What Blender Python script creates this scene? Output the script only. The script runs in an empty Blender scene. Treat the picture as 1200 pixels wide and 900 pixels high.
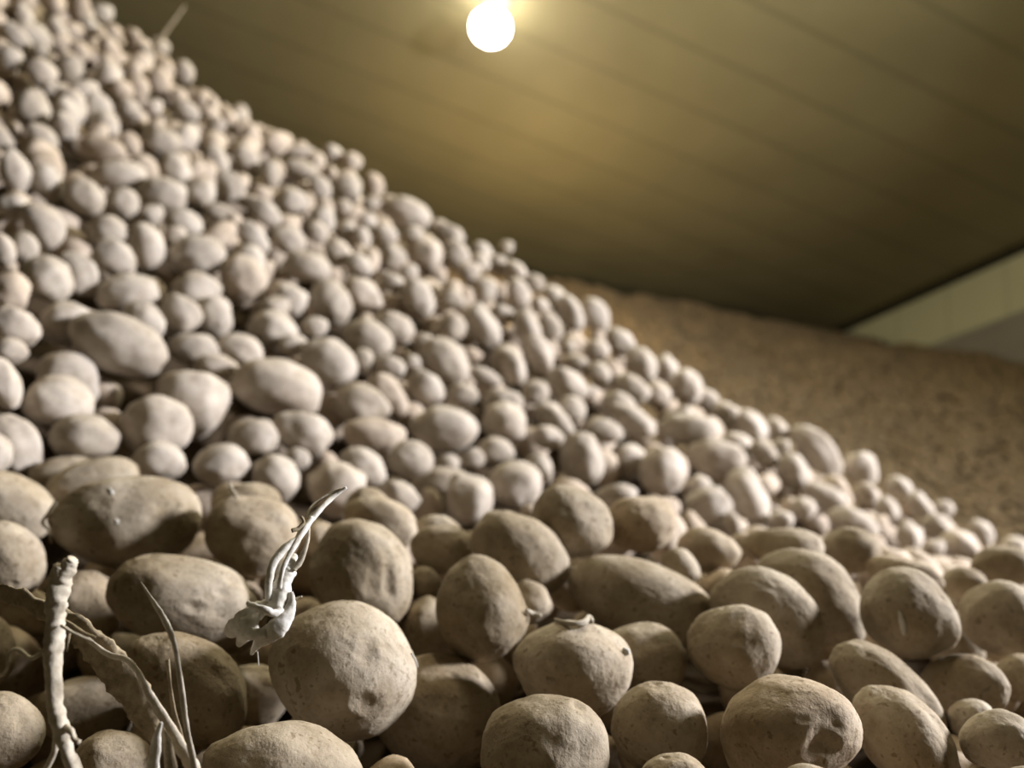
import bpy, math, random
import numpy as np
from mathutils import Vector, Matrix, noise
C = bpy.context.scene.collection
rng = np.random.default_rng(11); random.seed(5)
PI = math.pi

# ------------------------------------------------------------------ camera
F = 940.0                                   # focal length, in pixels of the 1200x900 frame
YAW, PITCH, ROLL = math.radians(18.85), math.radians(20.43), math.radians(9.37)
fw = np.array([math.sin(YAW)*math.cos(PITCH), math.cos(YAW)*math.cos(PITCH), math.sin(PITCH)])
r0 = np.array([math.cos(YAW), -math.sin(YAW), 0.0]); u0 = np.cross(r0, fw)
rt = r0*math.cos(ROLL)+u0*math.sin(ROLL); up = u0*math.cos(ROLL)-r0*math.sin(ROLL)
CAM = np.array([0.0, 0.0, 1.7])
H = 4.5                                     # ceiling above the camera
ZC = CAM[2]+H
def W(u, v, z):
    """the point at depth z that the photograph shows at (u, v)"""
    return CAM + z*(rt*(u-600)/F - up*(v-450)/F + fw)
def proj(p):
    d = np.asarray(p)-CAM; z = d@fw
    return 600+F*(d@rt)/z, 450-F*(d@up)/z, z

cam_d = bpy.data.cameras.new('camera'); cam = bpy.data.objects.new('camera', cam_d); C.objects.link(cam)
cam_d.sensor_width = 36; cam_d.lens = 36*F/1200; cam_d.clip_start = 0.02
cam.matrix_world = Matrix(((rt[0], up[0], -fw[0], CAM[0]), (rt[1], up[1], -fw[1], CAM[1]), (rt[2], up[2], -fw[2], CAM[2]), (0, 0, 0, 1)))
cam_d.dof.use_dof = True; cam_d.dof.focus_distance = 0.435; cam_d.dof.aperture_fstop = 4.2
bpy.context.scene.camera = cam

# ------------------------------------------------------------------ materials
def mat(name):
    m = bpy.data.materials.new(name); m.use_nodes = True
    nt = m.node_tree; b = nt.nodes['Principled BSDF']
    return m, nt, b
def N(nt, t, **k):
    n = nt.nodes.new(t)
    for a, v in k.items():
        if a in n.inputs.keys(): n.inputs[a].default_value = v
        else: setattr(n, a, v)
    return n
def ramp(nt, src, stops):
    r = nt.nodes.new('ShaderNodeValToRGB'); el = r.color_ramp.elements
    while len(el) < len(stops): el.new(0.5)
    for e, (p, c) in zip(el, stops): e.position = p; e.color = (*c, 1) if len(c) == 3 else c
    nt.links.new(src, r.inputs[0]); return r
def mix(nt, fac, a, b, mode='MIX'):
    m = nt.nodes.new('ShaderNodeMix'); m.data_type = 'RGBA'; m.blend_type = mode
    for s, i in ((fac, 0), (a, 6), (b, 7)):
        if hasattr(s, 'is_output'): nt.links.new(s, m.inputs[i])
        else: m.inputs[i].default_value = s if i == 0 else (*s, 1)
    return m.outputs[2]

def potato_mat(name, base, dust, fine):
    m, nt, b = mat(name); L = nt.links
    tc = N(nt, 'ShaderNodeTexCoord'); geo = N(nt, 'ShaderNodeNewGeometry'); inf = N(nt, 'ShaderNodeObjectInfo')
    p = geo.outputs['Position']
    n1 = N(nt, 'ShaderNodeTexNoise', Scale=16.0, Detail=5.0, Roughness=0.6); L.new(p, n1.inputs['Vector'])
    n2 = N(nt, 'ShaderNodeTexNoise', Scale=75.0, Detail=6.0, Roughness=0.7); L.new(p, n2.inputs['Vector'])
    n3 = N(nt, 'ShaderNodeTexNoise', Scale=330.0, Detail=4.0, Roughness=0.7); L.new(p, n3.inputs['Vector'])
    c1 = ramp(nt, n1.outputs[0], [(0.35, base), (0.65, dust)])
    c2 = ramp(nt, n2.outputs[0], [(0.30, (0.62, 0.56, 0.47)), (0.52, (0.98, 0.97, 0.95)), (0.75, (1.12, 1.10, 1.08))])
    c = mix(nt, 0.75, c1.outputs[0], c2.outputs[0], 'MULTIPLY')
    c3 = ramp(nt, n3.outputs[0], [(0.30, (0.45, 0.4, 0.33)), (0.42, (1, 1, 1)), (0.7, (1.08, 1.07, 1.05))])
    c = mix(nt, 0.6, c, c3.outputs[0], 'MULTIPLY')
    n4 = N(nt, 'ShaderNodeTexNoise', Scale=150.0, Detail=3.0, Roughness=0.55); L.new(p, n4.inputs['Vector'])
    c4 = ramp(nt, n4.outputs[0], [(0.0, (1, 1, 1)), (0.60, (1, 1, 1)), (0.68, (0.42, 0.36, 0.28))])
    c = mix(nt, 0.75 if fine else 0.3, c, c4.outputs[0], 'MULTIPLY')
    tone = ramp(nt, inf.outputs['Random'], [(0.0, (0.86, 0.84, 0.80)), (0.5, (1, 1, 1)), (0.93, (1.08, 1.06, 1.04)), (1.0, (1.04, 0.97, 0.90))])
    c = mix(nt, 1.0, c, tone.outputs[0], 'MULTIPLY')
    L.new(c, b.inputs['Base Color']); b.inputs['Roughness'].default_value = 0.86; b.inputs['Specular IOR Level'].default_value = 0.25
    bm1 = N(nt, 'ShaderNodeBump', Strength=0.55, Distance=0.0016); L.new(n2.outputs[0], bm1.inputs['Height'])
    if fine:
        v = N(nt, 'ShaderNodeTexVoronoi', Scale=230.0); L.new(p, v.inputs['Vector'])
        vr = ramp(nt, v.outputs['Distance'], [(0.0, (0, 0, 0)), (0.25, (1, 1, 1))])
        bm2 = N(nt, 'ShaderNodeBump', Strength=0.30, Distance=0.0006); L.new(vr.outputs[0], bm2.inputs['Height']); L.new(bm1.outputs[0], bm2.inputs['Normal'])
        bm3 = N(nt, 'ShaderNodeBump', Strength=0.65, Distance=0.0008); L.new(n3.outputs[0], bm3.inputs['Height']); L.new(bm2.outputs[0], bm3.inputs['Normal'])
        L.new(bm3.outputs[0], b.inputs['Normal'])
    else:
        L.new(bm1.outputs[0], b.inputs['Normal'])
    return m
M_POT = potato_mat('dusty potato skin', (0.235, 0.185, 0.12), (0.41, 0.355, 0.28), True)
M_POTB = potato_mat('dry potato skin', (0.335, 0.29, 0.24), (0.43, 0.385, 0.335), False)
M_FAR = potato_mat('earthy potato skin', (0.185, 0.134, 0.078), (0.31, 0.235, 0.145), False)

def simple(name, col, col2, scale, rough=0.8, stretch=None, bump=0.0, spec=0.15):
    m, nt, b = mat(name); L = nt.links; b.inputs['Specular IOR Level'].default_value = spec
    tc = N(nt, 'ShaderNodeTexCoord'); mp = N(nt, 'ShaderNodeMapping'); L.new(tc.outputs['Object'], mp.inputs[0])
    if stretch: mp.inputs['Scale'].default_value = stretch
    n = N(nt, 'ShaderNodeTexNoise', Scale=scale, Detail=6.0, Roughness=0.65); L.new(mp.outputs[0], n.inputs['Vector'])
    r = ramp(nt, n.outputs[0], [(0.3, col), (0.7, col2)]); L.new(r.outputs[0], b.inputs['Base Color'])
    b.inputs['Roughness'].default_value = rough
    if bump:
        bp = N(nt, 'ShaderNodeBump', Strength=0.8, Distance=bump); L.new(n.outputs[0], bp.inputs['Height']); L.new(bp.outputs[0], b.inputs['Normal'])
    return m
M_STEM = simple('pale dried stem', (0.28, 0.235, 0.17), (0.56, 0.50, 0.40), 120, 0.7, bump=0.001)
M_LEAF = simple('brown dried leaf', (0.13, 0.10, 0.06), (0.36, 0.29, 0.19), 160, 0.8, bump=0.0012)
M_WHITE = simple('bleached stalk', (0.42, 0.38, 0.30), (0.80, 0.77, 0.71), 110, 0.7, bump=0.001)
M_STRAW = simple('straw', (0.12, 0.09, 0.06), (0.22, 0.17, 0.12), 60)
M_GAP_SHADE = simple('dark earth', (0.035, 0.026, 0.017), (0.07, 0.05, 0.032), 30, 1.0, spec=0.0)  # near-black so the gaps between near potatoes read as deep shade
M_FLOOR = simple('concrete floor', (0.16, 0.15, 0.13), (0.26, 0.25, 0.22), 5)
M_SHADOW_TRIM = simple('dark shadow line trim', (0.02, 0.018, 0.012), (0.03, 0.026, 0.018), 8)
M_CONC = simple('grey concrete', (0.22, 0.20, 0.175), (0.27, 0.25, 0.22), 3)
M_METAL = simple('grey lamp housing', (0.2, 0.2, 0.2), (0.26, 0.26, 0.25), 12, 0.5)

def panel_mat(name, c1, c2, axis, pitch, off, dark):
    """painted sheet panels: joints repeat every pitch metres along an axis"""
    m, nt, b = mat(name); L = nt.links
    g = N(nt, 'ShaderNodeNewGeometry'); s = N(nt, 'ShaderNodeSeparateXYZ'); L.new(g.outputs['Position'], s.inputs[0])
    a = N(nt, 'ShaderNodeMath', operation='SUBTRACT'); L.new(s.outputs[axis], a.inputs[0]); a.inputs[1].default_value = off
    d = N(nt, 'ShaderNodeMath', operation='DIVIDE'); L.new(a.outputs[0], d.inputs[0]); d.inputs[1].default_value = pitch
    f = N(nt, 'ShaderNodeMath', operation='FRACT'); L.new(d.outputs[0], f.inputs[0])
    w = 0.03/pitch
    r = ramp(nt, f.outputs[0], [(0.0, (dark,)*3), (w, (1, 1, 1)), (1-w, (1, 1, 1)), (1.0, (dark,)*3)])
    n = N(nt, 'ShaderNodeTexNoise', Scale=1.1, Detail=5.0, Roughness=0.6); L.new(g.outputs['Position'], n.inputs['Vector'])
    c = ramp(nt, n.outputs[0], [(0.3, c1), (0.7, c2)])
    L.new(mix(nt, 1.0, c.outputs[0], r.outputs[0], 'MULTIPLY'), b.inputs['Base Color'])
    b.inputs['Roughness'].default_value = 0.55
    bp = N(nt, 'ShaderNodeBump', Strength=0.5, Distance=0.01); L.new(r.outputs[0], bp.inputs['Height']); L.new(bp.outputs[0], b.inputs['Normal'])
    return m
M_CEIL = panel_mat('olive ceiling panels', (0.185, 0.160, 0.084), (0.225, 0.195, 0.104), 'Y', 0.12*H, 0.652*H, 0.70)
M_WALL = panel_mat('pale green wall panels', (0.47, 0.47, 0.32), (0.55, 0.54, 0.38), 'Y', 0.1415*H, 1.182*H, 0.80)
M_PLAIN = simple('plain painted wall', (0.22, 0.20, 0.11), (0.26, 0.24, 0.14), 2)

# ------------------------------------------------------------------ helpers
def link(name, me, parent=None):
    o = bpy.data.objects.new(name, me); C.objects.link(o)
    if parent: o.parent = parent
    return o
def tag(o, label=None, cat=None, group=None, kind=None):
    for k, v in (('label', label), ('category', cat), ('group', group), ('kind', kind)):
        if v: o[k] = v
    return o
def mesh(name, vs, fs, m, smooth=True):
    me = bpy.data.meshes.new(name); me.from_pydata([tuple(v) for v in vs], [], fs); me.materials.append(m)
    if smooth: me.polygons.foreach_set('use_smooth', [True]*len(me.polygons))
    me.update(); return me
def slab(name, lo, hi, m, kind='structure'):
    (x0, y0, z0), (x1, y1, z1) = lo, hi
    vs = [(x0,y0,z0),(x1,y0,z0),(x1,y1,z0),(x0,y1,z0),(x0,y0,z1),(x1,y0,z1),(x1,y1,z1),(x0,y1,z1)]
    fs = [(3,2,1,0),(4,5,6,7),(0,1,5,4),(1,2,6,5),(2,3,7,6),(3,0,4,7)]
    o = link(name, mesh(name, vs, fs, m, False)); tag(o, kind=kind); return o

# ------------------------------------------------------------------ the room
XW = 1.392*H; X0 = -7.0; Y0 = -6.0; Y1 = 2.15*H; T = 0.15
slab('floor', (X0, Y0, -T), (XW+T, Y1+T, 0), M_FLOOR)
slab('ceiling', (X0-T, Y0-T, ZC), (XW+T, Y1+T, ZC+T), M_CEIL)
slab('wall_right', (XW, Y0-T, 0.856*H+CAM[2]), (XW+T, Y1+T, ZC), M_WALL)
slab('wall_right_base', (XW-0.02, Y0, 0), (XW+T, Y1+T, 0.856*H+CAM[2]), M_CONC)
slab('wall_back', (X0, Y1, 0), (XW-0.02, Y1+T, ZC), M_PLAIN)
slab('wall_left', (X0-T, Y0-T, 0), (X0, Y1+T, ZC), M_PLAIN)
slab('wall_front', (X0, Y0-T, 0), (XW-0.02, Y0, ZC), M_PLAIN)
slab('shadow_trim_1', (XW-0.07, Y0, ZC-0.06), (XW, Y1, ZC), M_SHADOW_TRIM)  # trim strip coloured near-black to draw the shadow line at the ceiling edge

# ------------------------------------------------------------------ potato shapes
def ico(n):
    t = (1+5**.5)/2
    v = [(-1,t,0),(1,t,0),(-1,-t,0),(1,-t,0),(0,-1,t),(0,1,t),(0,-1,-t),(0,1,-t),(t,0,-1),(t,0,1),(-t,0,-1),(-t,0,1)]
    v = [np.array(a)/np.linalg.norm(a) for a in v]
    f = [(0,11,5),(0,5,1),(0,1,7),(0,7,10),(0,10,11),(1,5,9),(5,11,4),(11,10,2),(10,7,6),(7,1,8),(3,9,4),(3,4,2),(3,2,6),(3,6,8),(3,8,9),(4,9,5),(2,4,11),(6,2,10),(8,6,7),(9,8,1)]
    for _ in range(n):
        mid = {}; nf = []
        def m(a, b):
            k = (min(a, b), max(a, b))
            if k not in mid:
                p = v[a]+v[b]; v.append(p/np.linalg.norm(p)); mid[k] = len(v)-1
            return mid[k]
        for a, b, c in f:
            x, y, z = m(a, b), m(b, c), m(c, a); nf += [(a, x, z), (b, y, x), (c, z, y), (x, y, z)]
        f = nf
    return np.array(v), f
ICO = {n: ico(n) for n in (1, 2, 3, 4, 5)}

def potato_points(n, seed, lump=0.07, bend=None, taper=None, eyes=5, rough=0.0):
    """a unit potato: rounded-off ball with lumps, a slight bend, one blunter end and a few eye dimples"""
    rs = random.Random(seed); v = ICO[n][0].copy()
    off = Vector((rs.uniform(-50, 50), rs.uniform(-50, 50), rs.uniform(-50, 50)))
    bend = rs.uniform(-0.13, 0.13) if bend is None else bend
    taper = rs.uniform(-0.13, 0.13) if taper is None else taper
    sq = rs.uniform(0.0, 0.10)
    ey = []
    for _ in range(eyes):
        d = np.array([rs.gauss(0, 1), rs.gauss(0, 1), rs.gauss(0, 1)]); ey.append((d/np.linalg.norm(d), rs.uniform(0.015, 0.038), rs.uniform(0.06, 0.12)))
    out = np.empty_like(v)
    for i, p in enumerate(v):
        q = Vector(p)
        s = 1 + lump*(noise.noise(q*1.1+off)*1.3) + lump*0.45*noise.noise(q*2.6+off)
        s += sq*(p[0]**4+p[1]**4+p[2]**4 < 0.45)*0.25*(0.45-(p[0]**4+p[1]**4+p[2]**4))
        if rough: s += rough*noise.noise(q*9+off) + rough*0.6*noise.noise(q*22+off)
        for d, dep, w in ey:
            c = 1-float(p@d)
            if c < w*w*3:
                s -= dep*math.exp(-c/(w*w*0.55)) - 0.35*dep*math.exp(-abs(c-w*w*1.5)/(w*w*0.4))
        x, y, z = p*s
        y *= 1+taper*x; z *= 1+taper*x
        y += bend*(x*x-0.35)
        out[i] = (x, y, z)
    return out/np.percentile(np.linalg.norm(out, axis=1), 96)

# (u, v, half length, half width, tilt) of every potato that can be told apart; tilt in degrees, clockwise from level.
# the last number is an extra push away from the lens in centimetres
FRONT = [
(5,855,51,50,0,0,'potato cut off by the left edge just beside the foot of the pale upright stem'),
(132,893,48,43,0,2,'half-hidden brown potato at the bottom edge behind the thick pale stem'),
(222,803,83,60,40,0,'slanting egg-shaped potato behind the thin arching grass blade'),
(402,783,89,84,25,-2,'biggest round potato in the foreground with a white fleck on its right edge'),
(333,905,98,66,5,0,'wide potato at the bottom edge below the biggest round potato'),
(511,836,86,74,30,9,'tan oval potato tucked behind the right side of the biggest round potato'),
(636,882,80,76,0,0,'pale rounded potato at the bottom edge just right of the middle'),
(671,783,74,60,8,1,'flattened oval potato with a small white sprout on its top'),
(752,776,55,50,20,4,'potato mostly hidden behind the white-sprouted oval potato'),
(772,853,62,58,60,1,'upright roundish potato between the pale bottom potato and the big dented one'),
(790,915,46,36,0,-1,'only the crown of a potato shows at the bottom edge below the upright roundish one'),
(925,857,91,75,5,-2,'big wide potato with a deep dent near its lower right side'),
(948,926,46,33,0,-1,'thin sliver of a potato cut off by the bottom edge under the dented one'),
(859,757,60,53,10,0,'round potato half in shade above the big dented potato'),
(900,722,82,53,35,3,'long curved potato arching over the round half-shaded potato'),
(952,700,78,50,38,6,'second curved potato nested directly behind the first arching one'),
(1066,720,66,53,30,0,'plump potato with a bright white scar on its middle'),
(1120,755,46,36,60,16,'potato peeping out at the lower right of the white-scarred plump potato'),
(1038,812,88,42,42,3,'long slanting potato below the white-scarred plump potato'),
(1062,867,88,48,50,2,'steeply tilted long potato in the lower right with a rough bright right side'),
(1130,803,56,38,12,5,'flattish brown potato with its right end lit, right of the long slanting one'),
(1138,842,30,26,0,4,'small potato wedged above the blunt potato at the lower right edge'),
(1168,868,53,37,10,1,'blunt tan potato cut off low down by the right edge'),
(1174,724,56,45,15,6,'large smooth brown potato cut off halfway up the right edge'),
(1194,795,34,30,0,7,'dark shaded potato at the right edge below the large smooth brown one'),
(1200,926,52,33,0,0,'potato showing only its top in the bottom right corner'),
(8,655,54,48,45,1,'smooth potato at the left edge above the brown leaf stalk'),
(-12,760,32,44,0,3,'sliver of a potato at the left edge beside the curly rootlet'),
(152,610,97,59,-3,3,'largest oblong potato with cracked skin and two white specks, upper left foreground'),
(294,627,62,51,15,4,'round potato with a straight shade line behind the white withered stalk'),
(290,590,44,26,0,7,'rim of a potato showing over the top of the shade-lined round potato'),
(217,703,94,56,6,1,'oblong level potato to the left of the white withered stalk'),
(425,675,72,61,70,3,'upright potato with a lengthwise crease, right of the white withered stalk'),
(563,712,69,56,70,1,'upright egg-shaped potato in the very middle of the foreground'),
(608,648,65,46,38,4,'slanting potato leaning against the back of the middle egg-shaped one'),
(671,611,54,43,25,5,'smooth oval potato half-shaded, topmost of the three stepped ones in the middle'),
(752,704,95,51,20,4,'long smooth potato like a loaf lying across the middle foreground'),
(622,706,28,26,60,6,'small potato between the egg-shaped one and the loaf-like one'),
(753,614,45,36,0,9,'blocky pale potato right behind the smooth half-shaded oval'),
(10,593,64,40,18,7,'wide potato lying at the left edge beyond the smooth one'),
(108,566,60,31,-10,8,'low broad potato right behind the largest oblong potato'),
(80,554,48,20,-5,12,'flat back of a potato just over the low broad one, left side'),
(104,712,42,47,0,6,'shaded brown potato behind the top of the pale upright stem'),
(517,643,42,32,10,8,'dull reddish potato behind the gap left of the slanting middle potato'),
(512,622,30,20,0,12,'light cap of a potato right behind the dull reddish one'),
(445,612,50,30,15,10,'pale low potato directly behind the creased upright potato'),
(430,590,27,20,0,16,'small cap of a potato behind the pale low one and the stalk tips'),
(497,685,22,22,0,7,'small knobbly potato in the gap right of the creased upright one'),
(500,735,34,38,0,9,'potato in deep shade between the biggest round and the egg-shaped potatoes'),
(378,635,26,24,0,8,'bit of a potato showing between the stalk and the creased upright one'),
(830,645,40,27,15,12,'pale potato behind the right end of the loaf-like potato'),
(798,664,27,20,30,9,'small light potato resting right on the back of the loaf-like one'),
(918,642,52,25,5,12,'flat speckled potato just above the two nested curved potatoes'),
(998,645,38,28,10,12,'potato with a lit right end above the white-scarred plump one'),
(1060,675,49,25,15,10,'low dark potato immediately behind the white-scarred plump one'),
(1130,684,30,20,10,13,'small shaded potato behind the gap left of the large smooth brown one'),
(1176,664,43,25,5,14,'pale potato with a dark pit near the right edge behind the smooth brown one'),
(300,815,40,40,0,12,'deeply shaded potato left of the biggest round potato'),
(100,835,64,44,0,10,'nearly black potato in the hollow behind the pale upright stem'),
(30,715,44,30,20,12,'potato in deep shade at the left under the brown leaf stalk'),
]
MIDTXT = """186 500 46 38 0|225 474 48 46 0|99 514 45 29 0|15 520 46 34 50|-8 532 26 28 0|67 472 47 34 10|80 445 42 34 30|140 404 64 38 18|80 379 36 30 0|8 343 33 27 10|20 383 34 25 30|12 412 24 17 0|4 450 36 24 70|150 344 41 26 -8|168 378 30 24 30|210 370 28 27 0|55 328 36 28 20|92 321 32 24 60|51 264 34 25 45|2 293 22 18 60|27 290 20 20 0|55 214 26 19 55|17 200 30 20 70|15 243 22 17 20|135 302 30 24 40|128 272 27 20 20|100 232 28 24 40|140 205 36 20 0|144 238 22 20 0|190 228 33 23 15|205 200 24 20 50|177 252 18 15 0|173 288 30 22 70|215 262 25 17 20|205 275 15 11 0|232 300 36 27 0|231 342 32 27 0|250 371 30 24 60|226 410 34 22 12|256 432 31 17 15|281 410 31 21 25|325 454 60 37 8|285 325 32 27 40|337 352 26 22 20|320 388 32 24 10|322 362 20 18 0|369 383 17 14 0|342 405 20 14 0|386 424 38 29 30|388 355 30 26 50|425 475 36 27 10|354 508 42 29 25|296 513 33 25 5|187 542 35 26 0|258 545 37 27 0|324 560 33 29 30|349 538 17 14 0|393 572 38 36 0|425 548 32 22 30|467 582 28 22 30|438 511 40 25 5|480 539 30 24 15|521 502 43 29 5|520 573 40 28 0|549 583 34 31 60|522 545 20 14 0|550 538 20 14 0|580 530 25 19 0|603 568 34 33 50|591 495 29 27 0|590 472 26 17 0|633 550 22 16 60|683 538 35 27 75|641 512 22 16 20|655 495 22 14 45|706 505 26 15 15|742 492 33 16 35|776 553 32 30 75|738 542 28 24 20|722 582 30 16 0|828 596 33 27 0|820 570 16 14 0|860 615 18 11 70|875 585 42 28 65|840 537 39 23 5|805 503 40 21 5|930 553 25 20 60|957 529 44 22 50|966 582 28 17 20|940 597 18 15 0|915 610 17 13 0|1000 615 34 20 20|1065 629 23 17 70|1010 550 26 20 60|1017 582 20 16 60|1040 597 18 14 60|1055 572 20 14 40|1080 595 24 14 50|1105 597 15 12 0|1100 620 24 17 40|1125 640 28 18 20|1095 642 15 12 0|1150 625 20 15 50|1188 642 18 14 0|432 397 33 24 25|460 385 28 21 15|425 345 28 20 30|490 350 28 20 60|459 332 17 13 40|530 351 17 13 15|528 385 20 19 0|565 383 32 21 55|589 369 17 12 20|494 400 14 11 0|521 424 36 25 40|553 415 14 9 20|568 442 22 12 25|596 427 25 20 60|425 420 14 13 0|457 430 20 14 10|484 425 12 10 40|455 463 35 19 50|500 455 26 21 50|542 463 21 15 0|627 460 18 17 40|618 385 26 17 70|645 382 20 13 60|632 417 30 17 65|603 432 22 14 70|633 358 14 11 40|652 352 22 14 60|670 368 26 14 70|698 370 25 16 65|699 411 17 14 0|728 402 24 16 40|664 406 12 9 15|675 426 17 11 20|702 438 18 13 40|752 428 24 20 70|780 432 18 17 45|805 453 24 19 70|740 455 26 17 35|770 463 18 16 0|665 450 30 20 40|690 458 10 8 0|668 480 20 17 20|645 487 22 16 45|725 475 22 17 20|830 470 20 14 40|800 487 16 12 0|853 487 22 16 40|880 500 24 18 50|910 505 20 15 60|865 522 24 16 20|895 532 22 15 50|915 525 14 12 0|253 188 22 16 60|270 220 25 17 60|235 227 20 18 0|206 233 17 14 70|288 187 22 15 55|317 205 18 14 80|257 248 21 11 10|294 237 12 9 0|312 250 24 16 45|342 237 20 18 0|352 178 22 9 10|352 198 24 12 15|375 220 18 13 60|408 222 20 18 60|412 190 14 12 0|390 180 16 12 40|439 217 17 12 70|402 243 11 10 0|406 268 11 11 0|424 279 15 12 70|436 238 12 10 0|378 258 20 16 70|298 280 26 16 55|292 305 22 19 30|338 282 24 18 40|360 313 32 21 10|372 272 16 12 60|395 295 20 16 40|420 311 20 13 30|460 299 18 15 30|451 274 15 13 20|430 258 13 10 30|479 320 13 12 50|477 250 32 20 20|500 297 22 20 50|528 275 20 13 40|535 298 20 17 60|485 275 14 11 20|515 265 12 9 30|565 293 14 10 30|585 312 16 12 40|593 290 10 9 0|562 308 14 12 30|568 340 18 15 70|550 318 15 13 0|605 322 20 14 60|607 345 22 14 75|625 332 14 12 0|37 125 26 24 40|12 68 18 16 70|22 45 26 12 50|28 18 18 11 60|50 62 15 10 60|68 35 20 11 55|108 35 20 10 60|120 15 16 12 20|187 55 14 11 20|180 125 13 11 0|152 128 18 13 40|215 85 16 14 60|190 165 25 17 15|218 130 20 13 30"""
MID = [tuple(float(x) for x in s.split()) for s in MIDTXT.split('|')]

# depths. Potatoes keep much the same true size, so their size in view gives how far off each patch of the heap is
def design(a):
    a = np.atleast_2d(a); u, v = (a[:, 0]-600)/600, (a[:, 1]-450)/450
    return np.stack([np.ones_like(u), u, v, u*u, u*v, v*v], 1)
ma = np.array(MID); szs = np.log(2*np.sqrt(ma[:, 2]*ma[:, 3]))
coef = np.linalg.solve(design(ma).T@design(ma)+1e-3*np.eye(6), design(ma).T@szs)
def depth_mid(u, v): return float(F*0.064/math.exp((design([(u, v)])@coef)[0]))
def depth_front(u, v):
    t = (v-560)/340
    return 0.74-0.30*min(1.25, max(-.2, t)) + 0.10*max(0, (u-700)/500)*(1-t)

def ellipsoid(u, v, a, b, ang, z):
    """true centre and half axes of the ellipsoid whose outline at depth z is the given ellipse"""
    t = math.radians(ang); R = np.array([[math.cos(t), -math.sin(t)], [math.sin(t), math.cos(t)]])
    E = R@np.diag([a*a, b*b])@R.T
    d = np.array([(u-600)/F, (v-450)/F, 1.0])          # camera axes: right, down, forward
    n = d/np.linalg.norm(d); e1 = np.cross([0, 1, 0], n); e1 /= np.linalg.norm(e1); e2 = np.cross(n, e1)
    J = F/z*np.array([[1, 0, -d[0]], [0, 1, -d[1]]]); K = np.linalg.inv(J@np.stack([e1, e2], 1))
    S = K@E@K.T; w, V = np.linalg.eigh(S)
    ax = [V[0, 1]*e1+V[1, 1]*e2, V[0, 0]*e1+V[1, 0]*e2, n]
    cv = lambda q: rt*q[0]-up*q[1]+fw*q[2]
    A, B = math.sqrt(w[1]), math.sqrt(w[0])
    return W(u, v, z), [cv(q) for q in ax], (A, B, min(B*1.02, 0.045) if B > 0.03 else B)
def balls(c, ax, s):
    r = (s[1]+s[2])/2; k = max(0, s[0]-r)
    if k < 0.002: return [(c, r)]
    return [(c+ax[0]*k*t, r*(1-0.10*abs(t))) for t in (-1, -0.5, 0, 0.5, 1)]

placed = []                                   # (centre, axes, half axes, spheres, source)
PB = np.zeros((0, 4))
def clash(bs, slack):
    if len(PB) == 0: return False
    for c, r in bs:
        d = np.linalg.norm(PB[:, :3]-c, axis=1)
        if np.any(d < (PB[:, 3]+r)*slack): return True
    return False
def put(c, ax, s, src):
    global PB
    bs = balls(c, ax, s); placed.append((c, ax, s, bs, src))
    PB = np.concatenate([PB, np.array([[*b[0], b[1]] for b in bs])])
todo = []
for i, (u, v, a, b, g, push, lab) in enumerate(FRONT):
    z = depth_front(u, v)+push*0.010
    todo.append((z-0.0002*v, u, v, a, b, g, z, ('front', i)))
for i, (u, v, a, b, g) in enumerate(MID):
    z = depth_mid(u, v)
    z -= 0.010*(2*math.sqrt(a*b)*z/F-0.064)/0.03          # big ones stand a little proud
    ext = math.sqrt((a*math.sin(math.radians(g)))**2+(b*math.cos(math.radians(g)))**2)
    todo.append((z+1.0-0.0015*(v+ext), u, v, a, b, g, z, ('mid', i)))
todo.sort(key=lambda t: t[0])
for _, u, v, a, b, g, z, src in todo:
    for k in range(60):
        c, ax, s = ellipsoid(u, v, a, b, g, z)
        if not clash(balls(c, ax, s), 0.985 if src[0] == 'front' else 0.955): break
        z += 0.004
    put(c, ax, s, src)
n_traced = len(placed)

# ------------------------------------------------------------------ height of the near heap: a smooth surface through those centres
pts = np.array([p[0] for p in placed])
SIL = [(60,-60),(120,0),(200,62),(300,130),(380,175),(450,228),(530,275),(600,310),(700,385),(780,430),(850,465),(930,505),(1000,560),(1080,600),(1150,640),(1210,668),(1290,700)]
ctrl = [tuple(p) for p in pts]
for u, v in SIL:
    v += 16
    z = depth_mid(min(max(u, 30), 1170), max(v, 20)); z = min(max(z, 1.7), 2.25)
    p = W(u, v, z); o = p-CAM; o[2] = 0; o /= np.linalg.norm(o)
    ctrl += [tuple(p), tuple(p+o*0.25+np.array([0, 0, -0.05])), tuple(p+o*0.6+np.array([0, 0, -0.35])), tuple(p+o*1.1+np.array([0, 0, -0.8]))]
for u, v, z in [(-150, 850, .42), (-150, 600, .68), (-180, 450, .95), (-200, 250, 1.3), (-200, 60, 1.9), (-60, -80, 2.2), (100, 960, .36), (400, 980, .36), (700, 980, .36), (1000, 980, .38), (1250, 960, .42), (1320, 800, .6), (1330, 700, .95), (600, 1150, .33), (0, 1150, .33), (1200, 1150, .36)]:
    ctrl.append(tuple(W(u, v, z)))
ctrl = np.array(ctrl)
def phi(r2): return 0.5*r2*np.log(r2+1e-9)
def rbf_fit(P, lam):
    n = len(P); d = ((P[:, None, :2]-P[None, :, :2])**2).sum(2)
    A = np.zeros((n+3, n+3)); A[:n, :n] = phi(d)+lam*np.eye(n); A[:n, n] = 1; A[:n, n+1:] = P[:, :2]; A[n:, :n] = A[:n, n:].T
    return np.linalg.solve(A, np.concatenate([P[:, 2], [0, 0, 0]]))
wts = rbf_fit(ctrl, 0.05)
def height(q):
    q = np.atleast_2d(q); n = len(ctrl)
    d = ((q[:, None, :]-ctrl[None, :, :2])**2).sum(2)
    return phi(d)@wts[:n]+wts[n]+q@wts[n+1:]

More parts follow.
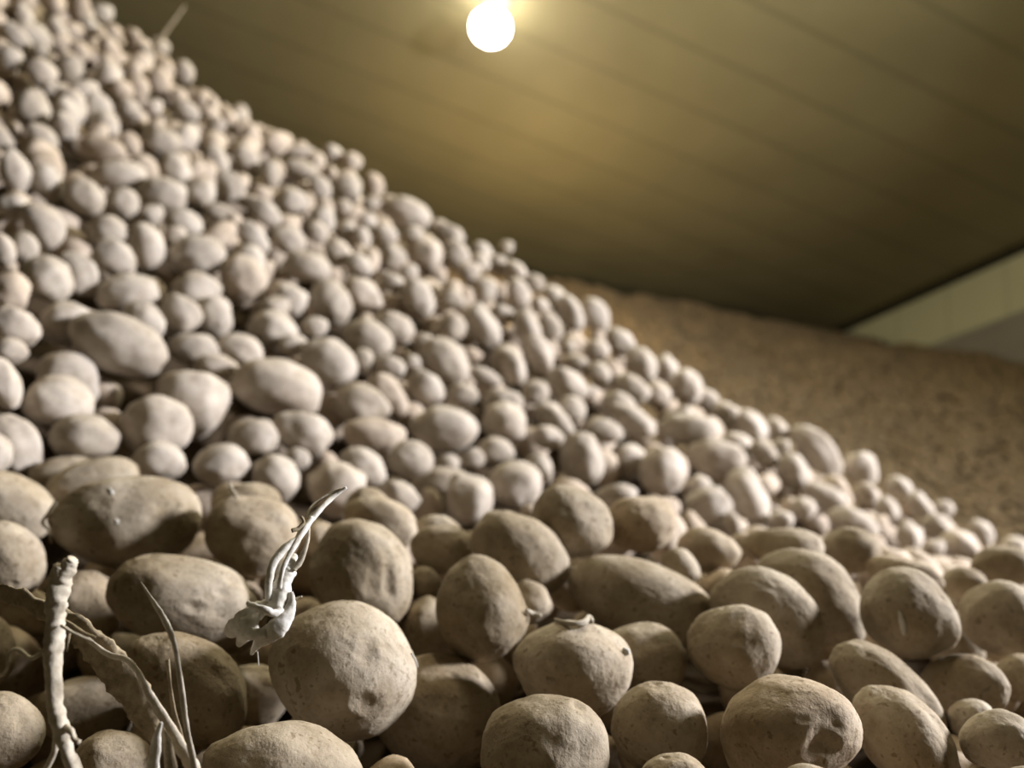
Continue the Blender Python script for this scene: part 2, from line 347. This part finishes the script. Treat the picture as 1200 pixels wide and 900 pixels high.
# ------------------------------------------------------------------ more potatoes: the blurred top of the slope, and those under the ones in sight
def rand_axes(tilt=1.0):
    a = rng.normal(size=3); a /= np.linalg.norm(a); b = np.cross(a, rng.normal(size=3)); b /= np.linalg.norm(b)
    return [a, b, np.cross(a, b)]
TB = np.array([proj(p[0])+(math.sqrt(p[2][0]*p[2][1])*F/proj(p[0])[2],) for p in placed])
def hides(c, r, fa, fb):
    """would this one stand in front of a potato already placed?"""
    u, v, z = proj(c)
    if z < 0.2: return True
    rp = r*F/z
    d = np.hypot(TB[:, 0]-u, TB[:, 1]-v)
    return bool(np.any((d < TB[:, 3]*fa+rp*fb) & (TB[:, 2] > z-0.004)))
filler = []
def scatter(n, lo, hi, rlo, rhi, dz, slack, need_free, jit):
    xy = rng.uniform(lo, hi, size=(n, 2)); hh = height(xy)
    rr = rng.uniform(rlo, rhi, size=n)
    for (x, y), h, r in zip(xy, hh, rr):
        z = h+dz+rng.uniform(-jit, jit)
        c = np.array([x, y, z]); u, v, dd = proj(c)
        if dd < 0.85 and v > 585: c[2] -= 0.04
        if dd < 0.3 or dd > 3.6 or not (-230 < u < 1430) or not (-260 < v < 1150): continue
        if hides(c, r, 0.9 if need_free else 0.75, 0.75 if need_free else 0.3): continue
        e = rng.uniform(1.0, 1.65); s = (r*e**.8, r/e**.4*1.04, r/e**.4)
        ax = rand_axes()
        bs = balls(c, ax, s)
        if clash(bs, slack): continue
        put(c, ax, s, ('fill', dd))
lo, hi = (-2.6, 0.1), (2.2, 3.2)
for n, r1, r2 in ((2600, .032, .040), (5000, .026, .034), (7000, .021, .028)):
    scatter(n, lo, hi, r1, r2, -0.004, 0.97, True, 0.012)
n_top = len(placed)
for n, r1, r2 in ((9000, .028, .036), (8000, .022, .028)):
    scatter(n, lo, hi, r1, r2, -0.062, 0.96, False, 0.02)

# ------------------------------------------------------------------ make the potatoes
def xf(c, ax, s):
    m = Matrix.Identity(4)
    a = np.stack(ax, 1)
    if np.linalg.det(a) < 0: a[:, 2] *= -1
    for i in range(3):
        for j in range(3): m[i][j] = float(a[i, j]*s[j])
        m[i][3] = float(c[i])
    return m
shapes = []
for k in range(14):
    shapes.append(mesh('potato_shape', potato_points(3, 100+k, lump=0.13, eyes=4), ICO[3][1], M_POTB))
special = {3: dict(lump=0.05, bend=0.0, taper=-0.04), 36: dict(lump=0.04, bend=0.10, taper=-0.05), 14: dict(bend=-0.22), 15: dict(bend=-0.22), 28: dict(lump=0.10, bend=0.02, taper=-0.10), 33: dict(taper=0.14, bend=0), 2: dict(taper=0.1)}

# landmarks for the labels of the blurred potatoes behind
LM = [(152,610,'the largest oblong potato'),(294,620,'the shade-lined round potato'),(671,611,'the smooth half-shaded oval'),(753,614,'the blocky pale potato'),
      (140,404,'the big lumpy potato'),(225,474,'the two large round potatoes'),(325,454,'the wide humped potato'),(408,372,'the short dark straw'),
      (405,570,'the stalk tips'),(683,538,'the upright blocky potato'),(875,585,'the tall shaded potato'),(957,529,'the long crest potato'),
      (521,502,'the plump mid-slope oval'),(360,313,'the broad shaded oval'),(477,250,'the big crest lump'),(190,45,'the thin crest straw'),
      (37,125,'the bulging top left potato'),(1176,664,'the pitted right edge potato'),(51,264,'the grey oval by the left edge'),(570,340,'the dark hollow under the crest'),
      (776,553,'the half-lit round potato'),(918,642,'the flat speckled potato'),(173,288,'the upper left dark pocket'),(700,372,'the upright crest potato')]
SELF = {7:'big lumpy potato standing proud of the heap near the left side',1:'larger of two big round potatoes touching on the left of the heap',0:'front one of two big round potatoes touching on the left of the heap',
        41:'wide humped potato in the middle distance, broadest of those around it',62:'plump oval potato on the middle of the slope behind the stalk tips',11:'reddish brown potato by the left edge among grey ones'}
used = {}
def dirword(dx, dy):
    a = math.degrees(math.atan2(-dy, dx)) % 360
    return ['right of', 'up and right of', 'above', 'up and left of', 'left of', 'down and left of', 'below', 'down and right of'][int((a+22.5)//45) % 8]
def mid_label(i, u, v, a, b, g):
    if i in SELF: return SELF[i]
    e = a/b; r = math.sqrt(a*b)
    sh = 'round' if e < 1.13 else ('oval' if e < 1.4 else 'long')
    if e >= 1.2: sh += (' level' if abs(g) < 14 else ' upright' if abs(g) > 56 else ' slanting')
    sz = 'tiny' if r < 12.5 else 'small' if r < 18 else 'medium' if r < 26 else 'large'
    near = sorted(LM, key=lambda l: math.hypot(l[0]-u, l[1]-v)); near = [n for n in near if math.hypot(n[0]-u, n[1]-v) > 12]
    n0, n1, n2 = near[:3]; d = math.hypot(n0[0]-u, n0[1]-v)
    how = 'just ' if d < 55 else ('' if d < 95 else 'well ')
    base = f'{sz} {sh} potato {how}{dirword(u-n0[0], v-n0[1])} {n0[2]}'
    if base not in used and len(base.split()) <= 16: used[base] = 1; return base
    for q in near[1:9]:
        for head in (f'{sz} {sh}', sh, f'blurred {sh}'):
            t = f'{head} potato {dirword(u-n0[0], v-n0[1])} {n0[2]}, {dirword(u-q[0], v-q[1])} {q[2]}'
            if t not in used and len(t.split()) <= 16: used[t] = 1; return t
    t = f'faint {sh} potato {dirword(u-n0[0], v-n0[1])} {n0[2]}, beside its twin'; return t

front_obj = {}
cand = [(math.sqrt(p[2][0]*p[2][1])*F/proj(p[0])[2], k) for k, p in enumerate(placed[n_traced:n_top], n_traced)
        if -5 < proj(p[0])[0] < 330 and -5 < proj(p[0])[1] < 165]
cand.sort(reverse=True); keep = set(k for _, k in cand[:max(0, 300-n_traced)])
for k, (c, ax, s, bs, src) in enumerate(placed):
    if src[0] == 'front':
        i = src[1]; kw = dict(lump=0.085, eyes=6, rough=0.007); kw.update(special.get(i, {}))
        big = FRONT[i][2] > 40
        vs = potato_points(5 if big else 4, 300+i, **kw)
        me = mesh('potato', vs, ICO[5 if big else 4][1], M_POT)
        o = link('potato', me); o.matrix_world = xf(c, ax, s); front_obj[i] = (o, c, ax, s)
        tag(o, FRONT[i][6], 'potato', 'potatoes in the foreground')
    elif src[0] == 'mid':
        i = src[1]; o = link('potato', shapes[(i*5) % 14]); o.matrix_world = xf(c, ax, s)
        tag(o, mid_label(i, *MID[i]), 'potato', 'potatoes on the slope')
    elif k in keep:
        o = link('potato', shapes[k % 14]); o.matrix_world = xf(c, ax, s)
        tag(o, 'small blurred potato crowded among its like in the top left corner of the heap', 'potato', 'small potatoes in the top left corner')
rest = [p for k, p in enumerate(placed) if p[4][0] == 'fill' and k not in keep]

def heap_mesh(name, items, m, near=None):
    """all the remaining potatoes of a heap in one mesh"""
    protos = {n: [potato_points(n, 40+j, lump=0.12, eyes=0) for j in range(8)] for n in (1, 2)}
    faces = {n: np.array(ICO[n][1]) for n in (1, 2)}
    V, Fc, Mi, o = [], [], [], 0
    for c, ax, s, n in items:
        p = protos[n][rng.integers(8)]; a = np.stack(ax, 1)
        if np.linalg.det(a) < 0: a[:, 2] *= -1
        V.append((p*np.array(s))@a.T+c); Fc.append(faces[n]+o); o += len(p); Mi.append(np.full(len(faces[n]), 1 if near and proj(c)[2] < 0.85 else 0))
    V = np.concatenate(V); Fc = np.concatenate(Fc)
    me = bpy.data.meshes.new(name); me.vertices.add(len(V)); me.vertices.foreach_set('co', V.ravel())
    me.loops.add(Fc.size); me.loops.foreach_set('vertex_index', Fc.ravel())
    me.polygons.add(len(Fc)); me.polygons.foreach_set('loop_start', np.arange(0, Fc.size, 3)); me.polygons.foreach_set('loop_total', np.full(len(Fc), 3))
    me.polygons.foreach_set('use_smooth', np.ones(len(Fc), bool)); me.materials.append(m)
    if near: me.materials.append(near)
    me.polygons.foreach_set('material_index', np.concatenate(Mi)); me.update()
    return link(name, me)
hp = heap_mesh('potato_heap', [(c, ax, s, 2) for c, ax, s, bs, src in rest], M_POTB, M_POT)
tag(hp, 'rest of the near potato heap, the small potatoes packed between and under the others', 'potatoes', kind='stuff')

# added dark core under the near potatoes, coloured near-black as the shade in the gaps
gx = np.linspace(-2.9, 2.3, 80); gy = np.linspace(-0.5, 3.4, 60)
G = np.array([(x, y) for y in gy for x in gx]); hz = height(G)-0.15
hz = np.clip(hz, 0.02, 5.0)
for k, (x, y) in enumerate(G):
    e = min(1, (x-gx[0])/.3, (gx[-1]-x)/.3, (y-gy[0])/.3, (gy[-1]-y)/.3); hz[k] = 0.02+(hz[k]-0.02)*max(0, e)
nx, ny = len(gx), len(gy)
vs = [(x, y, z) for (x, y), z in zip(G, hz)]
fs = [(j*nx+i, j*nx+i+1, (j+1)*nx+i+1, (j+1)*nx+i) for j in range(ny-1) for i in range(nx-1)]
mo = link('heap_core', mesh('heap_core', vs, fs, M_GAP_SHADE)); tag(mo, 'added dark core beneath the near potatoes, coloured as the shade in their gaps', 'earth', kind='stuff')

# ------------------------------------------------------------------ the far heap, rising to the ceiling at the back of the store
def far_h(x, y):
    X, Y = x/H, y/H
    yc = 1.58-0.27*(X-0.58)
    k = 0.86-0.40*np.clip((X-0.94)/0.45, 0, 1)
    z = 0.905-k*(yc-Y)
    z = np.minimum(z, 0.905+0.06*(Y-yc))
    return CAM[2]+H*z
items = []
n = 80000
xs = rng.uniform(-0.5*H, XW-0.05, n); ys = rng.uniform(0.45*H, 1.72*H, n)
cells = {}
for x, y in zip(xs, ys):
    h = far_h(x, y)
    if h < 0.05: continue
    h += 0.05*noise.noise(Vector((x*1.3, y*1.3, 0.0)))+0.05*noise.noise(Vector((x*4, y*4, 3.0)))
    r = rng.uniform(0.020, 0.034)
    key = (int(x/.046), int(y/.034))
    if cells.get(key, 0) >= 1: continue
    u, v, d = proj((x, y, h))
    if x < 2.6 and y < 3.55: continue
    if not (250 < u < 1500 and 180 < v < 950) or h > ZC-0.05 or x > XW-0.07: continue
    cells[key] = 1
    e = rng.uniform(1.0, 1.5)
    items.append((np.array([x, y, h+rng.uniform(-.012, .012)]), rand_axes(), (r*e, r, r*0.95), 1))
fh = heap_mesh('potato_heap', items, M_FAR)
tag(fh, 'distant brown potato heap piled up to the ceiling at the back', 'potatoes', kind='stuff')
gx = np.linspace(-1.3*H, XW-0.03, 60); gy = np.linspace(0.2*H, 2.1*H, 70); nx, ny = 60, 70
vs = [(x, y, max(0.02, min(ZC-0.06, far_h(x, y)-0.035+0.05*noise.noise(Vector((x*1.3, y*1.3, 0.0)))))) for y in gy for x in gx]
fs = [(j*nx+i, j*nx+i+1, (j+1)*nx+i+1, (j+1)*nx+i) for j in range(ny-1) for i in range(nx-1) if not (gx[i] < 2.6 and gy[j] < 3.55)]
M_EARTH2 = simple('brown earth', (0.10, 0.075, 0.045), (0.16, 0.12, 0.075), 14)
mo2 = link('heap_core', mesh('heap_core', vs, fs, M_EARTH2)); tag(mo2, 'brown earth beneath the distant potato heap', 'earth', kind='stuff')

# ------------------------------------------------------------------ stalks, roots and straws
def tube(path, name, m, flat=1.0, n=10, rough=0.12, seed=0, twist=0.0, sub=6):
    """path: (u, v, depth, width in px); a knobbly, possibly flattened tube, closed at both ends"""
    P = [np.array(W(u, v, z)) for u, v, z, w in path]; R = [w*0.5*z/F for u, v, z, w in path]
    pts, rad = [], []
    for i in range(len(P)-1):
        p0, p1, p2, p3 = P[max(0, i-1)], P[i], P[i+1], P[min(len(P)-1, i+2)]
        for k in range(sub):
            t = k/sub
            pts.append(0.5*((2*p1)+(-p0+p2)*t+(2*p0-5*p1+4*p2-p3)*t*t+(-p0+3*p1-3*p2+p3)*t**3)); rad.append(R[i]*(1-t)+R[i+1]*t)
    pts.append(P[-1]); rad.append(R[-1])
    vs, fs = [], []
    for i, (p, r) in enumerate(zip(pts, rad)):
        tg = pts[min(i+1, len(pts)-1)]-pts[max(i-1, 0)]; tg = tg/np.linalg.norm(tg)
        a = np.cross(tg, fw); a /= np.linalg.norm(a); b = np.cross(tg, a)
        tw = twist*i/len(pts)
        a, b = a*math.cos(tw)+b*math.sin(tw), b*math.cos(tw)-a*math.sin(tw)
        for k in range(n):
            t = 2*PI*k/n
            q = 1+rough*2*noise.noise(Vector((math.cos(t)*1.5+seed, math.sin(t)*1.5, i*0.45)))
            vs.append(p+(a*math.cos(t)+b*math.sin(t)*flat)*r*q)
    for i in range(len(pts)-1):
        for k in range(n): fs.append((i*n+k, i*n+(k+1) % n, (i+1)*n+(k+1) % n, (i+1)*n+k))
    fs.append(tuple(range(n))[::-1]); fs.append(tuple((len(pts)-1)*n+k for k in range(n)))
    return mesh(name, vs, fs, m)
def thing(name, at, label, cat, group=None):
    o = bpy.data.objects.new(name, None); o.empty_display_size = 0.02; C.objects.link(o); o.location = at; tag(o, label, cat, group); return o
def part(name, parent, me):
    me.transform(Matrix.Translation(-Vector(parent.location))); return link(name, me, parent)

t = thing('plant_stem', W(90, 915, .37), 'thick pale dried stem standing upright at the lower left', 'dried stem')
part('main_stem', t, tube([(86,655,.372,12),(80,664,.372,19),(71,682,.372,24),(66,705,.370,24),(65,728,.370,20),(63,752,.369,22),(62,775,.369,20),(64,810,.368,17),(66,835,.368,18),(73,858,.367,19),(79,880,.367,15),(92,915,.367,16)], 'main_stem', M_STEM, n=14, rough=0.16, sub=8))
part('stem_stub', t, tube([(70,684,.372,16),(68,670,.370,15),(70,663,.369,9)], 'stem_stub', M_STEM, rough=0.2, seed=3))
part('side_shoot', t, tube([(76,852,.367,9),(84,858,.362,7),(87,866,.360,6),(93,870,.359,6)], 'side_shoot', M_STEM, seed=4))
part('side_shoot', t, tube([(66,862,.370,8),(64,880,.372,7),(55,900,.374,7),(50,912,.374,6)], 'side_shoot', M_STEM, seed=8))
part('rootlet', t, tube([(54,760,.369,4),(47,766,.366,5),(38,771,.366,5),(30,768,.366,5),(23,762,.366,5),(15,762,.366,5),(10,769,.366,4.5),(9,780,.366,4.5),(5,789,.368,4),(-4,794,.37,4)], 'rootlet', M_STEM, n=8, sub=5))
part('rootlet', t, tube([(72,733,.367,4),(84,741,.362,3.5),(98,747,.360,3),(108,751,.360,2)], 'rootlet', M_STEM, n=8))

t = thing('leaf_stalk', W(0, 695, .41), 'long brown dried leaf stalk lying slantwise behind the thick pale stem', 'dried leaf stalk')
part('stalk', t, tube([(-12,690,.41,16),(20,700,.408,22),(50,715,.405,23),(85,733,.402,30),(112,758,.400,36),(135,785,.399,42),(155,812,.398,44),(172,842,.398,30),(182,870,.40,10)], 'stalk', M_LEAF, flat=0.25, n=16, rough=0.2, sub=8))
part('rib', t, tube([(95,742,.396,5),(125,766,.394,7),(148,773,.392,7),(160,785,.390,7),(172,808,.388,9),(190,838,.386,12),(205,865,.385,15),(222,892,.384,17),(235,920,.383,17)], 'rib', M_STEM, flat=0.5, seed=5, sub=8))
part('torn_fibre', t, tube([(70,725,.396,5),(84,732,.394,4),(98,742,.392,5),(112,747,.391,3)], 'torn_fibre', M_LEAF, seed=6))
part('torn_fibre', t, tube([(82,738,.396,4),(80,750,.394,4),(78,764,.393,3)], 'torn_fibre', M_LEAF, seed=7))
t = thing('grass_blade', W(232, 920, .375), 'thin arching dry grass blade in front of the slanting egg-shaped potato', 'grass blade')
part('blade', t, tube([(165,682,.395,1.5),(175,698,.392,4),(184,712,.39,7),(193,727,.388,8),(200,742,.386,8),(206,762,.384,6),(210,790,.382,7),(214,820,.380,7),(218,850,.379,7),(225,885,.378,8),(233,920,.376,8)], 'blade', M_STEM, flat=0.35, seed=9))
part('blade', t, tube([(196,773,.40,5),(199,800,.397,4),(204,835,.395,6),(212,862,.39,6),(222,905,.387,6)], 'blade', M_LEAF, flat=0.35, seed=10))
t = thing('dried_husk', W(182, 915, .375), 'folded whitish husk at the bottom edge left of the grass blade', 'husk')
part('flap', t, tube([(189,846,.376,4),(184,862,.375,9),(182,880,.374,14),(179,905,.373,13),(176,920,.373,10)], 'flap', M_WHITE, flat=0.3, seed=11))
part('flap', t, tube([(190,852,.378,4),(197,875,.377,13),(200,900,.376,15),(202,920,.376,12)], 'flap', M_LEAF, flat=0.3, seed=12))

t = thing('withered_stalk', W(305, 735, .40), 'white withered stalk with a torn root end and twisted strands leaning between potatoes', 'withered stalk')
ZS = 0.405
part('root_end', t, tube([(326,706,ZS,14),(312,711,ZS-.003,18),(298,718,ZS-.006,22),(284,730,ZS-.006,25),(273,738,ZS-.004,22),(265,743,ZS,9)], 'root_end', M_WHITE, flat=0.35, n=18, rough=0.13, seed=21, sub=8))
part('root_lobe', t, tube([(300,716,ZS-.006,14),(293,730,ZS-.009,22),(286,744,ZS-.008,18),(279,757,ZS-.003,5)], 'root_lobe', M_WHITE, flat=0.35, n=16, rough=0.14, seed=20, sub=8))
part('root_lobe', t, tube([(340,694,ZS-.002,7),(341,708,ZS-.005,11),(336,722,ZS-.009,17),(323,737,ZS-.012,23),(309,747,ZS-.010,20),(300,757,ZS-.006,10),(294,767,ZS-.003,3)], 'root_lobe', M_WHITE, flat=0.45, n=16, rough=0.12, seed=22, sub=8))
part('root_lobe', t, tube([(290,707,ZS-.009,6),(297,711,ZS-.013,10),(309,714,ZS-.015,9),(322,719,ZS-.013,9),(331,713,ZS-.01,7)], 'root_lobe', M_WHITE, flat=0.6, n=12, rough=0.15, seed=23))
part('root_lobe', t, tube([(288,742,ZS-.010,12),(300,744,ZS-.012,14),(312,742,ZS-.013,12)], 'root_lobe', M_WHITE, flat=0.5, n=12, rough=0.15, seed=33))
part('stalk', t, tube([(322,722,ZS-.006,24),(325,705,ZS-.004,22),(331,686,ZS,22),(337,668,ZS+.004,22),(342,658,ZS+.006,14),(345,650,ZS+.01,6)], 'stalk', M_WHITE, flat=0.7, n=14, rough=0.15, seed=24, sub=8))
part('strand', t, tube([(314,704,ZS-.006,7),(315,682,ZS-.004,9),(320,661,ZS,10),(333,643,ZS+.005,10),(348,632,ZS+.01,8),(360,614,ZS+.015,9),(375,597,ZS+.02,7),(392,581,ZS+.028,6),(406,571,ZS+.03,3)], 'strand', M_WHITE, flat=0.6, seed=25))
part('strand', t, tube([(327,690,ZS-.007,6),(332,665,ZS-.004,6),(345,640,ZS+.003,7),(356,622,ZS+.01,7),(366,606,ZS+.016,6)], 'strand', M_WHITE, flat=0.6, seed=26))
part('strand', t, tube([(358,612,ZS+.014,4),(363,598,ZS+.02,5),(372,588,ZS+.025,4),(385,579,ZS+.028,4),(402,573,ZS+.03,3)], 'strand', M_STEM, flat=0.6, seed=27))
part('strand', t, tube([(361,612,ZS+.014,4),(361,630,ZS+.010,4),(357,645,ZS+.006,6),(350,660,ZS+.004,8),(344,668,ZS+.002,6)], 'strand', M_STEM, flat=0.6, seed=28))
part('strand', t, tube([(342,622,ZS+.008,5),(350,619,ZS+.010,5),(356,612,ZS+.012,4),(353,605,ZS+.012,3)], 'strand', M_LEAF, seed=30))
part('strand', t, tube([(336,706,ZS,3),(346,702,ZS,3),(354,699,ZS,2)], 'strand', M_STEM, seed=31))
part('root_hair', t, tube([(302,764,ZS,1.2),(303,780,ZS+.003,1.2)], 'root_hair', M_WHITE, n=5))

def near_depth(u, v, dflt):
    m = [(p[2], k) for k, p in enumerate([proj(q[0]) for q in placed[:n_top]]) if math.hypot(p[0]-u, p[1]-v) < 30]
    return min(m)[0] if m else dflt
zs = near_depth(408, 378, 1.55)-0.06
o = link('straw', tube([(384,391,zs,4),(395,380,zs,7),(412,370,zs,7),(431,361,zs,4)], 'straw', M_STRAW)); tag(o, 'short dark straw lying among blurred potatoes in the middle of the slope', 'straw')
zs = near_depth(186, 56, 2.2)
o = link('straw', tube([(182,58,zs-.02,4),(192,40,zs-.02,5),(203,25,zs-.02,4),(216,7,zs-.02,3)], 'straw', M_LEAF)); tag(o, 'thin straw sticking up from the crest of the heap against the ceiling', 'straw')

# sprouts and specks on a few foreground potatoes
def on_potato(i, u, v, name, m, path, label=None, flat=0.8):
    o, c, ax, s = front_obj[i]; me = tube(path, name, m, flat=flat, n=8, seed=i)
    me.transform(o.matrix_world.inverted()); p = link(name, me, o)
    if label: p['label'] = label
def zat(i, u, v, lift=0.0):
    """depth of potato i's near surface at pixel (u, v)"""
    o, c, ax, s = front_obj[i]; d = W(u, v, 1)-CAM
    A = np.stack([a/k for a, k in zip(ax, s)]); q = A@(CAM-c); e = A@d
    a_, b_, c_ = e@e, 2*q@e, q@q-1; D = b_*b_-4*a_*c_
    return (-b_-math.sqrt(D))/(2*a_)-lift if D > 0 else -b_/(2*a_)-lift
def spr(i, pts, m, name='sprout', label=None, lift=0.001, flat=0.8):
    on_potato(i, 0, 0, name, m, [(u, v, zat(i, u, v, lift), w) for u, v, w in pts], label, flat)
def dent(i, spots):
    """press hollows into potato i: (u, v, depth, width) in units of its radius"""
    o, c, ax, s = front_obj[i]; inv = o.matrix_world.inverted()
    vs = np.empty(len(o.data.vertices)*3); o.data.vertices.foreach_get('co', vs); vs = vs.reshape(-1, 3)
    nrm = vs/np.linalg.norm(vs, axis=1)[:, None]; f = np.ones(len(vs))
    for u, v, dep, w in spots:
        d = np.array(inv@Vector(W(u, v, zat(i, u, v)))); d /= np.linalg.norm(d)
        k = 1-nrm@d; f -= dep*np.exp(-k/(w*w*0.5)) - 0.12*dep*np.exp(-np.abs(k-w*w*1.4)/(w*w*0.5))
    o.data.vertices.foreach_set('co', (vs*f[:, None]).ravel()); o.data.update()
dent(11, [(972,868,.10,.17), (984,878,.08,.14), (958,880,.05,.14), (990,850,.03,.12)])
dent(32, [(455,655,.03,.10), (456,668,.05,.11), (457,682,.06,.11), (459,696,.05,.11), (437,668,.02,.12), (436,690,.03,.12)])
dent(31, [(262,722,.06,.20)])
dent(28, [(112,585,.03,.12), (190,592,.03,.10)])
spr(7, [(650,726,4),(668,731,6),(684,730,9),(690,724,9),(694,729,5)], M_STEM, label='whitish sprout')
spr(7, [(730,760,4),(734,764,9),(736,768,4)], M_WHITE, 'skin_scar', 'white scar', .0002, .3)
spr(3, [(482,765,2),(486,774,5),(489,782,2)], M_WHITE, 'skin_scar', 'white fleck', .0006, .5)
spr(16, [(1054,716,3),(1057,728,8),(1060,744,5)], M_WHITE, 'skin_scar', 'white scar', .0002, .3)
spr(28, [(126,573,5),(130,577,8),(133,578,4)], M_WHITE, 'skin_speck', 'white speck', .0004, .5)
spr(28, [(134,609,4),(137,612,7),(139,613,3)], M_WHITE, 'skin_speck', 'white speck', .0004, .5)
spr(28, [(66,588,5),(58,600,4),(50,612,4),(57,622,3),(60,636,3)], M_LEAF, 'root_thread', lift=.003)
spr(29, [(277,582,5),(272,574,4),(269,566,3)], M_STEM)
spr(33, [(617,715,5),(624,719,6),(634,722,5)], M_STEM)

# ------------------------------------------------------------------ lamps
def emis(name, col, st):
    m, nt, b = mat(name); b.inputs['Base Color'].default_value = (.8, .8, .8, 1)
    b.inputs['Emission Color'].default_value = (*col, 1); b.inputs['Emission Strength'].default_value = st; return m
M_BULB = emis('lit lamp globe', (1.0, 0.95, 0.86), 30)
lp = W(575, 32, 1)-CAM; lp = CAM+lp*(H-0.26)/lp[2]
t = thing('ceiling_lamp', (lp[0], lp[1], ZC), 'glowing round lamp on the olive ceiling', 'lamp')
def lathe(prof, name, m, at, n=32):
    vs = [(at[0]+r*math.cos(2*PI*k/n), at[1]+r*math.sin(2*PI*k/n), at[2]+z) for r, z in prof for k in range(n)]
    fs = [(i*n+k, i*n+(k+1) % n, (i+1)*n+(k+1) % n, (i+1)*n+k) for i in range(len(prof)-1) for k in range(n)]
    return mesh(name, vs, fs, m)
gl = [(0.001+0.135*math.sin(PI*i/14), -0.12*math.cos(PI*i/14)) for i in range(15)]
part('globe', t, lathe(gl, 'globe', M_BULB, (lp[0], lp[1], lp[2])))
part('lamp_base', t, lathe([(0.0, 0), (0.10, 0), (0.11, -0.01), (0.09, -0.03), (0.03, -0.04), (0.03, -0.15), (0.0, -0.15)], 'lamp_base', M_METAL, (lp[0], lp[1], ZC)))

def area(name, loc, target, size, power, col):
    d = bpy.data.lights.new(name, 'AREA'); d.shape = 'DISK'; d.size = size; d.energy = power; d.color = col
    o = bpy.data.objects.new(name, d); C.objects.link(o); o.location = loc
    o.rotation_euler = (Vector(target)-Vector(loc)).to_track_quat('-Z', 'Y').to_euler(); return o
def point(name, loc, r, power, col):
    d = bpy.data.lights.new(name, 'POINT'); d.shadow_soft_size = r; d.energy = power; d.color = col
    o = bpy.data.objects.new(name, d); C.objects.link(o); o.location = loc; return o
key = CAM+rt*3.3+up*1.0+fw*1.1
area('flood_light', key, W(600, 450, 1.4), 0.5, 395, (0.94, 0.945, 1.0))
area('overhead_light', (-0.1, 1.0, ZC-0.15), (-0.1, 0.9, CAM[2]), 0.5, 60, (1.0, 0.86, 0.62))
point('hidden_lamp', W(585, 335, 6.4), 0.10, 90, (1.0, 0.76, 0.42))

q = W(830, -130, 1)-CAM; q = CAM+q*(H-1.6)/q[2]
point('unseen_fill_light', tuple(q), 0.15, 185, (1.0, 0.97, 0.72))  # added unseen fill above the frame, brightens right wall, ceiling and far heap
w = bpy.data.worlds.new('world'); bpy.context.scene.world = w; w.use_nodes = True
w.node_tree.nodes['Background'].inputs[0].default_value = (0.5, 0.45, 0.35, 1); w.node_tree.nodes['Background'].inputs[1].default_value = 0.008
vs_ = bpy.context.scene.view_settings; vs_.view_transform = 'Standard'; vs_.look = 'None'; vs_.gamma = 1; vs_.use_curve_mapping = False
vs_.exposure = 0.0
